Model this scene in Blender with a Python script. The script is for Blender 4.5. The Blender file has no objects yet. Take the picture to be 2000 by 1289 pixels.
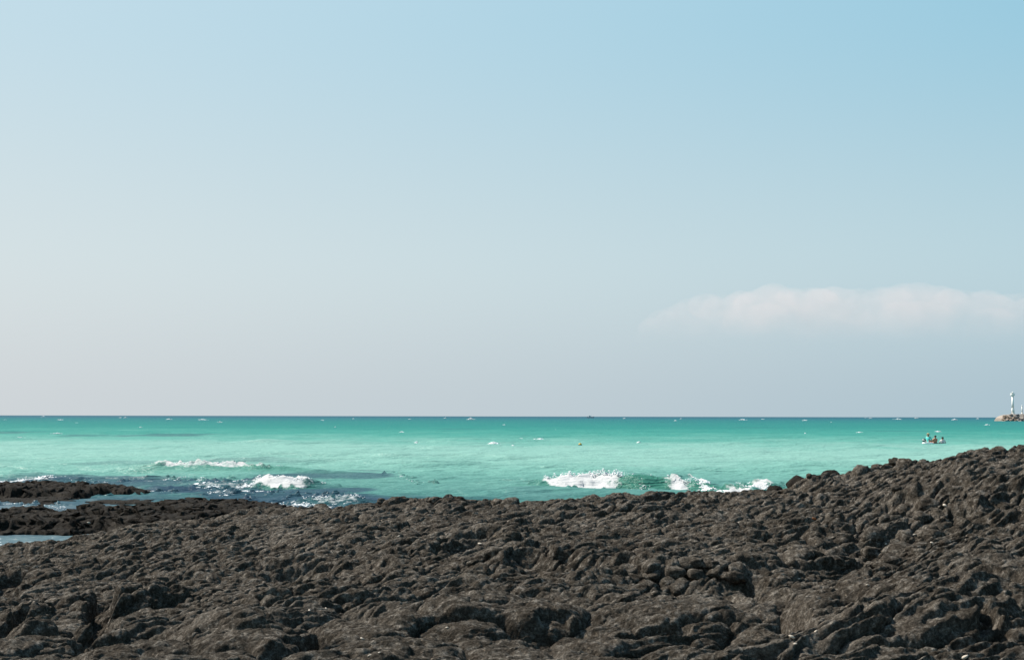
import bpy, bmesh, math, random
import numpy as np
from mathutils import Vector, Matrix, Euler

R = math.radians
random.seed(7)
rng = np.random.default_rng(7)
scene = bpy.context.scene
COL = scene.collection

# ------------------------------------------------------------------ camera
CAM_Z = 2.7
PITCH = math.atan(168.5 / 2778.0)
cam_data = bpy.data.cameras.new("camera")
cam_data.lens = 50.0
cam_data.sensor_width = 36.0
cam_data.clip_start = 0.1
cam_data.clip_end = 120000.0
cam = bpy.data.objects.new("camera", cam_data)
cam.location = (0, 0, CAM_Z)
cam.rotation_euler = (Matrix.Rotation(R(90) + PITCH, 4, 'X') @ Matrix.Rotation(R(0.12), 4, 'Z')).to_euler()
COL.objects.link(cam)
scene.camera = cam

# ------------------------------------------------------------------ sky and sun
SUN_EL, SUN_AZ = R(49), R(-66)            # azimuth from +Y, negative = towards -X
world = bpy.data.worlds.new("World")
scene.world = world
world.use_nodes = True
wn, wl = world.node_tree.nodes, world.node_tree.links
wn.clear()
w_out = wn.new("ShaderNodeOutputWorld")
w_bg = wn.new("ShaderNodeBackground")
w_sky = wn.new("ShaderNodeTexSky")
w_sky.sky_type = 'NISHITA'
w_sky.sun_disc = False
w_sky.sun_elevation = SUN_EL
w_sky.sun_rotation = SUN_AZ
w_sky.altitude = 0
w_sky.air_density = 1.2
w_sky.dust_density = 1.0
w_sky.ozone_density = 0.6
w_bg.inputs["Strength"].default_value = 0.10
sun_dir = Vector((math.sin(SUN_AZ) * math.cos(SUN_EL), math.cos(SUN_AZ) * math.cos(SUN_EL), math.sin(SUN_EL)))
# marine haze: the air whitens towards the horizon all the way round, warmer and brighter towards the sun
def w_node(kind, **kw):
    q = wn.new(kind)
    for k, v in kw.items(): setattr(q, k, v)
    return q
w_tc = w_node("ShaderNodeTexCoord")
w_sep = w_node("ShaderNodeSeparateXYZ")
wl.new(w_tc.outputs["Generated"], w_sep.inputs[0])
w_dot = w_node("ShaderNodeVectorMath", operation='DOT_PRODUCT')
wl.new(w_tc.outputs["Generated"], w_dot.inputs[0]); w_dot.inputs[1].default_value = sun_dir
w_cl = w_node("ShaderNodeClamp"); wl.new(w_dot.outputs["Value"], w_cl.inputs[0])
def w_band(away, toward):
    q = w_node("ShaderNodeMix", data_type='RGBA')
    q.inputs[6].default_value = (*away, 1); q.inputs[7].default_value = (*toward, 1)
    wl.new(w_cl.outputs[0], q.inputs[0]); return q.outputs[2]
def w_over(low, high, z0, z1):
    m = w_node("ShaderNodeMapRange", interpolation_type='SMOOTHSTEP')
    m.inputs["From Min"].default_value = z0; m.inputs["From Max"].default_value = z1
    wl.new(w_sep.outputs["Z"], m.inputs["Value"])
    q = w_node("ShaderNodeMix", data_type='RGBA')
    wl.new(m.outputs[0], q.inputs[0]); wl.new(low, q.inputs[6]); wl.new(high, q.inputs[7]); return q
w_tint = w_node("ShaderNodeMix", data_type='RGBA', blend_type='MULTIPLY')
w_tint.inputs[0].default_value = 1.0
w_tint.inputs[7].default_value = (0.80, 1.0, 1.0, 1)
wl.new(w_sky.outputs[0], w_tint.inputs[6])
w_a = w_over(w_band((2.58, 3.50, 4.02), (5.95, 5.46, 5.22)), w_band((3.10, 4.28, 4.72), (5.75, 5.68, 5.52)), 0.0, 0.12)
w_b = w_over(w_a.outputs[2], w_band((1.18, 3.38, 4.62), (4.8, 5.5, 5.85)), 0.06, 0.31)
w_mix = w_over(w_b.outputs[2], w_tint.outputs[2], 0.30, 0.75)
wl.new(w_mix.outputs[2], w_bg.inputs["Color"])
wl.new(w_bg.outputs[0], w_out.inputs["Surface"])

sun_data = bpy.data.lights.new("sun", 'SUN')
sun_data.energy = 5.0
sun_data.angle = R(0.53)
sun_data.color = (1.0, 0.94, 0.85)
sun = bpy.data.objects.new("sun", sun_data)
sun.rotation_euler = sun_dir.to_track_quat('Z', 'Y').to_euler()
sun.location = (-20, 10, 30)
COL.objects.link(sun)

scene.view_settings.view_transform = 'Standard'
scene.view_settings.look = 'None'
scene.view_settings.exposure = 0.585
scene.view_settings.gamma = 1.0
scene.view_settings.use_curve_mapping = False
scene.render.engine = 'CYCLES'
scene.cycles.max_bounces = 4
scene.cycles.volume_bounces = 2
scene.cycles.use_denoising = True
scene.cycles.caustics_reflective = False
scene.cycles.caustics_refractive = False

# ------------------------------------------------------------------ numpy noise
def _hash(ix, iy, seed):
    h = (ix.astype(np.int64) * 374761393 + iy.astype(np.int64) * 668265263 + seed * 974711) & 0xFFFFFFFF
    h = ((h ^ (h >> 13)) * 1274126177) & 0xFFFFFFFF
    h = ((h ^ (h >> 16)) * 2246822519) & 0xFFFFFFFF
    return ((h ^ (h >> 15)) & 0xFFFFFF).astype(np.float32) / np.float32(16777216.0)

def perlin(x, y, seed=0):
    x0 = np.floor(x); y0 = np.floor(y)
    fx = (x - x0).astype(np.float32); fy = (y - y0).astype(np.float32)
    ix = x0.astype(np.int64); iy = y0.astype(np.int64)
    u = fx * fx * fx * (fx * (fx * 6 - 15) + 10)
    v = fy * fy * fy * (fy * (fy * 6 - 15) + 10)
    def g(dx, dy):
        a = _hash(ix + dx, iy + dy, seed) * np.float32(6.2831853)
        return np.cos(a) * (fx - dx) + np.sin(a) * (fy - dy)
    n0 = g(0, 0) * (1 - u) + g(1, 0) * u
    n1 = g(0, 1) * (1 - u) + g(1, 1) * u
    return (n0 * (1 - v) + n1 * v) * 1.5

def fbm(x, y, octv=4, seed=0, gain=0.5, lac=2.03):
    s = 0.0; a = 1.0; f = 1.0
    for k in range(octv):
        s = s + a * perlin(x * f + 17.3 * k, y * f - 9.1 * k, seed + k * 13)
        a *= gain; f *= lac
    return s

def voronoi(x, y, seed=0, jit=0.9):
    """first and second distances and a random value of the nearest cell"""
    ix = np.floor(x).astype(np.int64); iy = np.floor(y).astype(np.int64)
    f1 = np.full(x.shape, 9.0, np.float32); f2 = f1.copy(); rid = np.zeros(x.shape, np.float32)
    for dx in (-1, 0, 1):
        for dy in (-1, 0, 1):
            cx = ix + dx; cy = iy + dy
            px = cx + 0.5 + (_hash(cx, cy, seed) - 0.5) * jit
            py = cy + 0.5 + (_hash(cx, cy, seed + 1) - 0.5) * jit
            d = np.sqrt((px - x) ** 2 + (py - y) ** 2).astype(np.float32)
            closer = d < f1
            f2 = np.where(closer, f1, np.minimum(f2, d))
            rid = np.where(closer, _hash(cx, cy, seed + 2), rid)
            f1 = np.where(closer, d, f1)
    return f1, f2, rid

def sstep(a, b, x):
    t = np.clip((x - a) / (b - a), 0, 1)
    return t * t * (3 - 2 * t)

def pillow(x, y, seed, w=0.55):
    f1, f2, rid = voronoi(x, y, seed)
    e = np.clip((f2 - f1) / w, 0, 1)
    p = np.sqrt(np.clip(1 - (1 - e) ** 2, 0, 1))
    return p * 0.75 + 0.25 * np.clip(1 - f1 * f1 * 1.4, 0, 1), rid

# ------------------------------------------------------------------ mesh helpers
def link(o, parent=None):
    COL.objects.link(o)
    if parent is not None:
        o.parent = parent
    return o

def tag(o, label=None, cat=None, group=None, kind=None):
    if label: o["label"] = label
    if cat: o["category"] = cat
    if group: o["group"] = group
    if kind: o["kind"] = kind
    return o

def np_mesh(name, verts, faces, smooth=True):
    verts = np.asarray(verts, np.float32); faces = np.asarray(faces, np.int32)
    n = faces.shape[1]
    me = bpy.data.meshes.new(name)
    me.vertices.add(len(verts)); me.vertices.foreach_set("co", verts.ravel())
    me.loops.add(faces.size); me.loops.foreach_set("vertex_index", faces.ravel())
    me.polygons.add(len(faces))
    me.polygons.foreach_set("loop_start", np.arange(0, faces.size, n, dtype=np.int32))
    me.polygons.foreach_set("loop_total", np.full(len(faces), n, np.int32))
    me.update(calc_edges=True)
    me.polygons.foreach_set("use_smooth", np.full(len(faces), smooth, bool))
    return me

def grid_faces(nr, nc):
    i = np.arange((nr - 1) * nc).reshape(nr - 1, nc)[:, :-1].ravel()
    return np.stack([i, i + 1, i + nc + 1, i + nc], 1)

def obj(name, me, mat, parent=None):
    o = bpy.data.objects.new(name, me)
    if mat is not None and len(me.materials) == 0:
        me.materials.append(mat)
    return link(o, parent)

def bm_obj(name, bm, mat, parent=None, smooth=True):
    me = bpy.data.meshes.new(name)
    bmesh.ops.recalc_face_normals(bm, faces=bm.faces)
    bm.to_mesh(me); bm.free()
    for p in me.polygons: p.use_smooth = smooth
    return obj(name, me, mat, parent)

def ring_lathe(prof, n=20):
    """closed surface of revolution about z, profile [(r, z)]"""
    bm = bmesh.new(); rings = []
    for r, z in prof:
        rings.append([bm.verts.new((r * math.cos(2 * math.pi * k / n), r * math.sin(2 * math.pi * k / n), z)) for k in range(n)])
    for a, b in zip(rings, rings[1:]):
        for k in range(n):
            bm.faces.new((a[k], a[(k + 1) % n], b[(k + 1) % n], b[k]))
    bm.faces.new(rings[0][::-1]); bm.faces.new(rings[-1])
    return bm

def ico(sub):
    bm = bmesh.new(); bmesh.ops.create_icosphere(bm, subdivisions=sub, radius=1.0)
    v = np.array([x.co[:] for x in bm.verts], np.float32)
    f = np.array([[q.index for q in p.verts] for p in bm.faces], np.int32)
    bm.free(); return v, f
ICO1, ICO2, ICO3 = ico(1), ico(2), ico(3)

_cm = cam.rotation_euler.to_matrix()
def ray(px, py):
    return (_cm @ Vector(((px - 1000.0) / 2778.0, (644.5 - py) / 2778.0, -1.0)))
def on_plane(px, py, z=0.0):
    d = ray(px, py); t = (z - CAM_Z) / d.z
    return Vector((d.x * t, d.y * t, z))
def at_dist(px, py, Y):
    d = ray(px, py); t = Y / d.y
    return Vector((d.x * t, Y, CAM_Z + d.z * t))

# ------------------------------------------------------------------ materials
def new_mat(name):
    m = bpy.data.materials.new(name); m.use_nodes = True
    nt = m.node_tree
    return m, nt.nodes, nt.links, nt.nodes["Principled BSDF"]

def plain(name, col, rough=0.6, spec=0.4, bump=0.0, scale=20.0, var=0.15):
    m, n, l, b = new_mat(name)
    tc = n.new("ShaderNodeTexCoord"); nz = n.new("ShaderNodeTexNoise")
    nz.inputs["Scale"].default_value = scale; nz.inputs["Detail"].default_value = 4
    l.new(tc.outputs["Object"], nz.inputs["Vector"])
    mx = n.new("ShaderNodeMix"); mx.data_type = 'RGBA'
    mx.inputs[6].default_value = (*[c * (1 - var) for c in col], 1)
    mx.inputs[7].default_value = (*[min(1, c * (1 + var)) for c in col], 1)
    l.new(nz.outputs["Fac"], mx.inputs[0]); l.new(mx.outputs[2], b.inputs["Base Color"])
    b.inputs["Roughness"].default_value = rough
    b.inputs["Specular IOR Level"].default_value = spec
    if bump:
        bp = n.new("ShaderNodeBump"); bp.inputs["Distance"].default_value = bump
        l.new(nz.outputs["Fac"], bp.inputs["Height"]); l.new(bp.outputs[0], b.inputs["Normal"])
    return m

def lava_mat(name, dark, mid, pale, rough=0.95, spec=0.06, bump=1.0, speck=0.5):
    m, n, l, b = new_mat(name)
    geo = n.new("ShaderNodeNewGeometry")
    def noise(scale, detail=6, rgh=0.6):
        z = n.new("ShaderNodeTexNoise"); z.inputs["Scale"].default_value = scale
        z.inputs["Detail"].default_value = detail; z.inputs["Roughness"].default_value = rgh
        l.new(geo.outputs["Position"], z.inputs["Vector"]); return z
    def ramp(src, stops):
        r = n.new("ShaderNodeValToRGB"); e = r.color_ramp.elements
        while len(e) < len(stops): e.new(0.5)
        for k, (p, c) in enumerate(stops): e[k].position = p; e[k].color = (*c, 1)
        l.new(src, r.inputs[0]); return r
    big = noise(0.8, 5); small = noise(14, 8, 0.7); grain = noise(52, 5, 0.8)
    c1 = ramp(big.outputs["Fac"], [(0.32, [0.5 * (a + c) for a, c in zip(dark, mid)]), (0.50, mid), (0.68, [0.6 * a + 0.4 * c for a, c in zip(mid, pale)])])
    c2 = ramp(small.outputs["Fac"], [(0.34, dark), (0.50, mid), (0.66, pale)])
    mx = n.new("ShaderNodeMix"); mx.data_type = 'RGBA'; mx.inputs[0].default_value = 0.6
    l.new(c1.outputs[0], mx.inputs[6]); l.new(c2.outputs[0], mx.inputs[7])
    # grains: a fine dark/pale mottling of the crust
    gr = ramp(grain.outputs["Fac"], [(0.33, (0.28,) * 3), (0.50, (0.92,) * 3), (0.67, (2.4,) * 3)])
    mu = n.new("ShaderNodeMix"); mu.data_type = 'RGBA'; mu.blend_type = 'MULTIPLY'; mu.inputs[0].default_value = 0.85
    l.new(mx.outputs[2], mu.inputs[6]); l.new(gr.outputs[0], mu.inputs[7])
    # rare pale salt and shell-sand specks, gathered in patches
    sp = noise(26, 3, 0.6); patch = noise(1.3, 3)
    ms = n.new("ShaderNodeMath"); ms.operation = 'MULTIPLY_ADD'
    l.new(patch.outputs["Fac"], ms.inputs[0]); ms.inputs[1].default_value = 0.35; l.new(sp.outputs["Fac"], ms.inputs[2])
    sr = ramp(ms.outputs[0], [(0.845, (0, 0, 0)), (0.93, (speck,) * 3)])
    m2 = n.new("ShaderNodeMix"); m2.data_type = 'RGBA'
    m2.inputs[7].default_value = (0.30, 0.235, 0.175, 1)
    l.new(sr.outputs[0], m2.inputs[0]); l.new(mu.outputs[2], m2.inputs[6])
    l.new(m2.outputs[2], b.inputs["Base Color"])
    b.inputs["Roughness"].default_value = rough
    b.inputs["Specular IOR Level"].default_value = spec
    # relief: crust wrinkles, vesicles, grain
    vo = n.new("ShaderNodeTexVoronoi"); vo.inputs["Scale"].default_value = 32
    l.new(geo.outputs["Position"], vo.inputs["Vector"])
    def bumped(src, dist, prev=None, strength=1.0):
        bp = n.new("ShaderNodeBump"); bp.inputs["Distance"].default_value = dist * bump
        bp.inputs["Strength"].default_value = strength
        l.new(src, bp.inputs["Height"])
        if prev: l.new(prev.outputs[0], bp.inputs["Normal"])
        return bp
    b1 = bumped(small.outputs["Fac"], 0.032)
    b2 = bumped(vo.outputs["Distance"], 0.007, b1)
    b3 = bumped(grain.outputs["Fac"], 0.011, b2)
    l.new(b3.outputs[0], b.inputs["Normal"])
    return m

M_LAVA = lava_mat("lava", (0.0145, 0.0105, 0.0070), (0.060, 0.0500, 0.0395), (0.240, 0.213, 0.182))
M_WET = lava_mat("wet_lava", (0.007, 0.005, 0.004), (0.015, 0.012, 0.009), (0.036, 0.030, 0.023), rough=0.85, spec=0.08, speck=0.2)

# ------------------------------------------------------------------ the lava shore
# spine of the flow: for each bearing the ground's height at chosen distances
FLOW = {
    -500: [(6, 1.0), (10, .75), (14, .45), (19, .3), (21, .25), (25, -.4), (36, -.6)],
    0:    [(6, 1.22), (8.5, 1.20), (10, 1.02), (12, .88), (15, .78), (18, .71), (22, .62), (23.4, .45), (26.5, -.25), (36, -.6)],
    250:  [(6, 1.22), (8.5, 1.24), (11, 1.08), (13, .98), (16, .93), (20, .90), (23, .88), (24.5, .7), (28, -.2), (36, -.6)],
    500:  [(6, 1.22), (8.5, 1.25), (11, 1.20), (13, 1.10), (14.6, 1.02), (15.2, 1.10), (20, 1.14), (24, 1.15), (25.5, .9), (29, -.3), (36, -.6)],
    750:  [(6, 1.22), (8.5, 1.24), (11, 1.27), (13.2, 1.22), (13.8, 1.08), (14.2, 1.34), (18, 1.36), (22, 1.33), (23.5, 1.1), (27, -.2), (36, -.6)],
    830:  [(6, 1.22), (8.5, 1.24), (11, 1.28), (13.0, 1.25), (13.6, 1.10), (14.0, 1.38), (18, 1.42), (21.5, 1.44), (23, 1.1), (26.5, -.2), (36, -.6)],
    1000: [(6, 1.22), (8.5, 1.24), (11, 1.30), (12.5, 1.30), (13.0, 1.19), (13.35, 1.47), (17, 1.50), (20, 1.47), (21.5, 1.2), (25, -.2), (36, -.6)],
    1250: [(6, 1.22), (8.5, 1.25), (10.5, 1.30), (11.4, 1.28), (11.9, 1.17), (12.35, 1.50), (16, 1.60), (20, 1.66), (21.5, 1.35), (25, -.2), (36, -.6)],
    1420: [(6, 1.22), (8.5, 1.24), (10.5, 1.29), (11.3, 1.27), (11.8, 1.18), (12.4, 1.46), (16, 1.60), (19.5, 1.66), (21.2, 1.35), (25, -.2), (36, -.6)],
    1540: [(6, 1.22), (8.5, 1.22), (10.5, 1.28), (11.9, 1.25), (13.4, 1.50), (16, 1.68), (19, 1.77), (20.5, 1.5), (24, -.2), (36, -.6)],
    1640: [(6, 1.22), (8.5, 1.24), (10.2, 1.36), (11.6, 1.40), (12.4, 1.30), (14.6, 1.62), (15.6, 1.77), (17, 1.86), (19, 1.93), (20.5, 1.5), (24, -.2), (36, -.6)],
    1750: [(6, 1.22), (8.5, 1.25), (10.0, 1.42), (11.5, 1.54), (12.6, 1.42), (14.7, 1.63), (15.15, 1.93), (17, 2.00), (19, 2.04), (20.5, 1.8), (25, -.2), (36, -.6)],
    1820: [(6, 1.22), (8.5, 1.26), (10.0, 1.46), (11.5, 1.61), (12.6, 1.50), (14.2, 1.66), (14.7, 1.97), (16.5, 2.10), (18.6, 2.17), (20, 1.85), (25, -.2), (36, -.6)],
    1880: [(6, 1.22), (8.5, 1.28), (10.0, 1.50), (11.5, 1.68), (12.6, 1.58), (13.8, 1.68), (14.25, 2.00), (16, 2.19), (18.3, 2.31), (20, 1.95), (25, -.2), (36, -.6)],
    2000: [(6, 1.22), (8.5, 1.30), (10.0, 1.58), (11.2, 1.78), (12.2, 1.68), (13.3, 1.73), (13.75, 2.06), (16, 2.20), (18, 2.27), (20, 1.9), (25, -.2), (36, -.6)],
    2500: [(6, 1.30), (8.5, 1.55), (10.0, 1.85), (12, 2.1), (13.4, 2.15), (16, 2.28), (18, 2.32), (20, 1.9), (25, -.2), (36, -.6)],
}
_D = np.linspace(6, 36, 301)
_PX = np.linspace(-500, 2500, 151)
_cols = sorted(FLOW)
_tab = np.array([np.interp(_D, *zip(*FLOW[c])) for c in _cols])
_T = np.array([np.interp(_PX, _cols, _tab[:, j]) for j in range(len(_D))]).T     # (px, d)
for _ in range(2):
    _T[1:-1] = (_T[:-2] + 2 * _T[1:-1] + _T[2:]) / 4
    _T[:, 1:-1] = (_T[:, :-2] + 2 * _T[:, 1:-1] + _T[:, 2:]) / 4

def flow_base(X, Y):
    """large form of the flow in plan coordinates (bearing and range from the shore path)"""
    px = np.clip(1000 + 2778 * X / np.maximum(Y, 0.1), -500, 2499.9)
    d = np.clip(Y, 6, 35.99)
    a = (px + 500) / 20.0; b = (d - 6) / 0.1
    i = a.astype(int); j = b.astype(int); i = np.minimum(i, 149); j = np.minimum(j, 299)
    fa = a - i; fb = b - j
    return (_T[i, j] * (1 - fa) * (1 - fb) + _T[i + 1, j] * fa * (1 - fb) + _T[i, j + 1] * (1 - fa) * fb + _T[i + 1, j + 1] * fa * fb)

# fissures and hollows: bearing/dip of both ends, half width and depth in metres
CRACKS = [(1440, 1168, 1500, 1195, .10, .16), (1500, 1195, 1545, 1262, .14, .34), (1545, 1262, 1600, 1240, .10, .26), (195, 1180, 190, 1262, .13, .34), (190, 1262, 150, 1289, .12, .30), (55, 1205, 10, 1255, .13, .30), (20, 1140, 0, 1180, .16, .25),
          (505, 1240, 640, 1252, .12, .20), (560, 1290, 640, 1262, .16, .22), (930, 1230, 1010, 1215, .09, .13), (405, 1080, 450, 1062, .24, .26), (540, 1130, 610, 1126, .22, .20), (180, 1125, 280, 1118, .18, .14), (1860, 1155, 1950, 1150, .13, .20),
          (1900, 1225, 1925, 1240, .10, .20), (1730, 1210, 1760, 1200, .09, .14), (1390, 1192, 1470, 1200, .11, .20), (1180, 1262, 1310, 1250, .10, .14), (1000, 1255, 1075, 1245, .10, .13), (890, 1072, 930, 1056, .22, .18), (1835, 975, 1890, 968, .30, .18),
          (1975, 985, 2010, 975, .30, .18), (670, 1205, 760, 1180, .07, .10), (1660, 1115, 1700, 1090, .10, .14),
          (1660, 1012, 1730, 1006, .22, .16), (1730, 1006, 1800, 1000, .25, .20), (1800, 1000, 1860, 990, .25, .22), (1880, 975, 1990, 962, .26, .22), (1990, 962, 2060, 955, .26, .22), (1010, 1098, 1140, 1112, .17, .14), (1150, 1112, 1290, 1135, .15, .17),
          (1300, 1135, 1400, 1146, .13, .14), (1690, 1035, 1730, 1028, .16, .16), (1620, 1045, 1660, 1052, .14, .14), (700, 1100, 860, 1096, .18, .12)]
_crack = []
for x0, y0, x1, y1, w, dep in CRACKS:
    def ground(px, py):
        for d in np.linspace(7.5, 22, 146):
            q = at_dist(px, py, d)
            if q.z <= np.interp(d, _D, _T[int(min(149, max(0, (px + 500) / 20)))]) - .05: break
        return q.x, q.y
    _crack.append((*ground(x0, y0), *ground(x1, y1), w, dep))
# broad bulbous lobes of the near crust: bearing/dip of the middle, half axes, height
LOBES = [(150, 1200, .30, .42, .17), (55, 1225, .24, .32, .15), (270, 1195, .42, .55, .18), (40, 1275, .24, .24, .15), (185, 1282, .17, .18, .13), (340, 1150, .50, .50, .11), (850, 1250, .50, .48, .13), (1040, 1235, .40, .45, .10), (1290, 1225, .80, .65, .12),
         (1750, 1240, .70, .55, .13), (1582, 1212, .20, .26, .14), (1500, 1150, .35, .40, .10), (640, 1190, .70, .60, .10), (480, 1250, .45, .40, .11), (1900, 1180, .55, .50, .11), (700, 1140, .50, .60, .08), (1150, 1170, .60, .55, .09)]
_lobe = [(*ground(px, py), a, b, h) for px, py, a, b, h in LOBES]
def lobes(X, Y):
    s = np.zeros(X.shape)
    for cx, cy, a, b, h in _lobe:
        q = ((X - cx) / a) ** 2 + ((Y - cy) / b) ** 2
        s = np.maximum(s, 0.85 * h * np.sqrt(np.clip(1 - q, 0, 1)))
    return s
def fissures(X, Y):
    s = np.zeros(X.shape)
    for ax, ay, bx, by, w, dep in _crack:
        vx, vy = bx - ax, by - ay; t = np.clip(((X - ax) * vx + (Y - ay) * vy) / (vx * vx + vy * vy), 0, 1)
        q = ((X - ax - vx * t) ** 2 + (Y - ay - vy * t) ** 2) / (w * w)
        s = np.maximum(s, 0.66 * dep * (1 - sstep(0.15, 1.4, q)))
    return s
def flow_height(X, Y):
    wx = X + 0.28 * fbm(X * 0.9, Y * 0.9, 3, 11); wy = Y + 0.34 * fbm(X * 0.9 + 7, Y * 0.9, 3, 23)
    base = flow_base(wx, wy)
    near = 1 - sstep(10.0, 12.5, Y + 0.8 * fbm(X * 0.35, Y * 0.35, 2, 5))          # smoother, bigger mounds close by
    lump = sstep(-0.25, 0.35, fbm(X * 0.30 + 3, Y * 0.45, 3, 31))                      # patches of bouldery or ropy crust
    wx2 = X + 0.10 * fbm(X * 2.6, Y * 2.6, 3, 41); wy2 = Y + 0.10 * fbm(X * 2.6, Y * 2.6 + 5, 3, 43)
    p1, r1 = pillow(wx * 1.05 + 0.25 * wy, wy * 1.45, 51, 0.62)
    p2, r2 = pillow(wx2 * 2.3 + 0.6 * wy2, wy2 * 4.3 - wx2 * 0.75, 61, 0.62)
    p3, r3 = pillow(wx2 * 4.8 + 2.0 * wy2, wy2 * 9.0 - wx2 * 1.5, 71, 0.60)
    h1 = (p1 * 0.75 + 0.55 * (r1 - .5)) * (0.115 * near + 0.072)
    h2 = (p2 * 0.85 + 0.6 * (r2 - .5)) * (0.032 * near + (0.042 + 0.078 * lump) * (1 - near))
    h3 = (p3 * 0.8 + 0.5 * (r3 - .5)) * (0.021 * near + 0.060 * (1 - near))
    p4, r4 = pillow(wx2 * 11.5 + 4.0 * wy2, wy2 * 19.0, 75, 0.5)
    h3 = h3 + (p4 * .8 + .5 * (r4 - .5)) * (0.008 * near + 0.009 * (1 - near))
    ropy = sstep(-0.1, 0.4, fbm(X * 0.35 - 8, Y * 0.35, 2, 85) + 0.35 * sstep(1.5, 3.5, X))
    rope = np.sin((wy2 * 0.95 - wx2 * 0.42) * 42 + 5 * fbm(X * 1.7, Y * 1.7, 2, 81)) * (0.016 + 0.006 * near) * ropy
    rough = 0.009 * fbm(X * 5, Y * 6, 4, 91) + 0.065 * fbm(X * 0.8, Y * 0.8, 3, 95)
    relief = h1 + h2 + h3 + rope + lobes(X + 0.12 * fbm(X * 2.2, Y * 2.2, 2, 99), Y + 0.12 * fbm(X * 2.2 + 4, Y * 2.2, 2, 96))
    fis = fissures(X + 0.10 * fbm(X * 3, Y * 3, 2, 97), Y + 0.10 * fbm(X * 3 + 9, Y * 3, 2, 98))
    return base + relief + rough - 0.135 - fis, relief - 0.5 * fis

def build_flow():
    u = np.concatenate([np.linspace(-0.90, -0.43, 26, endpoint=False), np.linspace(-0.43, 0.43, 760, endpoint=False), np.linspace(0.43, 0.90, 26)])
    nc = len(u)
    d = np.concatenate([np.linspace(4.2, 6.8, 10, endpoint=False), np.linspace(6.8, 7.9, 20, endpoint=False), np.exp(np.linspace(math.log(7.9), math.log(24.0), 1020, endpoint=False)), np.linspace(24.0, 31.0, 50)])
    nr = len(d)
    U, D = np.meshgrid(u, d)
    X = U * D; Y = D.copy()
    H, rel = flow_height(X, Y)
    # lobes lean over their own feet, towards the lower ground on this side
    lean = 0.46 + 0.25 * fbm(X * 0.5, Y * 0.5, 2, 103)
    Yn = Y - lean * (rel - 0.06)
    Xn = X + 0.30 * (rel - 0.06)
    V = np.stack([Xn, Yn, H], -1)
    # fine crust displaced along the surface normal
    du = np.gradient(V, axis=1); dv = np.gradient(V, axis=0)
    N = np.cross(du, dv); N /= np.linalg.norm(N, axis=-1, keepdims=True) + 1e-9
    s = V[..., 2] * 7.0
    f = 0.008 * fbm(V[..., 0] * 9 + s, V[..., 1] * 9 - s, 3, 107) + 0.005 * fbm(V[..., 0] * 30 + 4 * s, V[..., 1] * 26 - 3 * s, 3, 109, 0.65)
    V = V + N * f[..., None]
    me = np_mesh("lava_flow", V.reshape(-1, 3), grid_faces(nr, nc))
    o = obj("lava_terrain", me, M_LAVA)
    tag(o, "dark grey lava rock shore filling the near ground", kind="structure")
    return o

lava = build_flow()

# ---- loose and half-buried rounded stones of the flow
def stone_mesh(k, sub=ICO3):
    v, f = sub
    v = v.copy(); o = 31.7 * k
    n = fbm(v[:, 0] * 1.1 + o + v[:, 2], v[:, 1] * 1.1 - o + 0.7 * v[:, 2], 3, 200 + k)
    n2 = fbm(v[:, 0] * 4 + 2 * v[:, 2] + o, v[:, 1] * 4 - 2 * v[:, 2], 3, 300 + k)
    r = 1 + 0.32 * n + 0.08 * n2
    # flattened facets where neighbours pressed
    rr = np.random.default_rng(900 + k)
    for _ in range(9):
        q = rr.normal(size=3); q /= np.linalg.norm(q)
        dist = (v * r[:, None]) @ q; cut = rr.uniform(0.62, 0.85)
        r = r * np.where(dist > cut, 1 - 0.75 * (dist - cut) / np.maximum(dist, 0.1), 1)
    v = v * r[:, None] * np.array([1.0, 0.92, 0.72])
    return np_mesh("stone_mesh", v, f)

STONES = [stone_mesh(k) for k in range(12)]
for me in STONES: me.materials.append(M_LAVA)

def seat(x, y):
    h, _ = flow_height(np.array([x]), np.array([y])); return float(h[0])

spots = []
def scatter(n, pxr, dr, sr, line=None):
    for _ in range(n):
        px = random.uniform(*pxr)
        d = random.uniform(*dr) if line is None else np.interp(px, *zip(*line)) + random.uniform(*dr)
        spots.append(((px - 1000) / 2778 * d, d, random.uniform(*sr)))
CREST = [(-100, 21.5), (0, 21.8), (250, 22.8), (500, 23.6), (750, 21.8), (1000, 19.9), (1250, 19.8), (1540, 18.9), (1750, 18.8), (2000, 17.9), (2100, 17.6)]
SCARP = [(700, 13.9), (1000, 13.1), (1250, 12.1), (1420, 12.2), (1540, 12.6), (1620, 13.0)]
scatter(80, (1520, 1830), (12.6, 14.8), (0.07, 0.14))          # tumbled stones in the hollow
scatter(80, (900, 1560), (-0.15, 0.30), (0.06, 0.12), SCARP)   # along the low scarp
scatter(64, (480, 1560), (-0.8, 0.25), (0.08, 0.16), CREST)    # row of knobs on the crest
scatter(30, (1560, 2080), (-0.8, 0.2), (0.08, 0.16), CREST)
scatter(40, (100, 2000), (12.5, 18.5), (0.05, 0.10))
for i, (x, y, s) in enumerate(spots[:296]):
    o = bpy.data.objects.new("stone", STONES[i % len(STONES)])
    link(o, lava)
    o.location = (x, y - 0.05, seat(x, y) + s * random.uniform(-0.55, -0.05))
    o.scale = (s * random.uniform(0.9, 1.35), s * random.uniform(0.85, 1.15), s * random.uniform(0.75, 1.05))
    o.rotation_euler = (random.uniform(-.35, .35), random.uniform(-.35, .35), random.uniform(0, 6.28))

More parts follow.
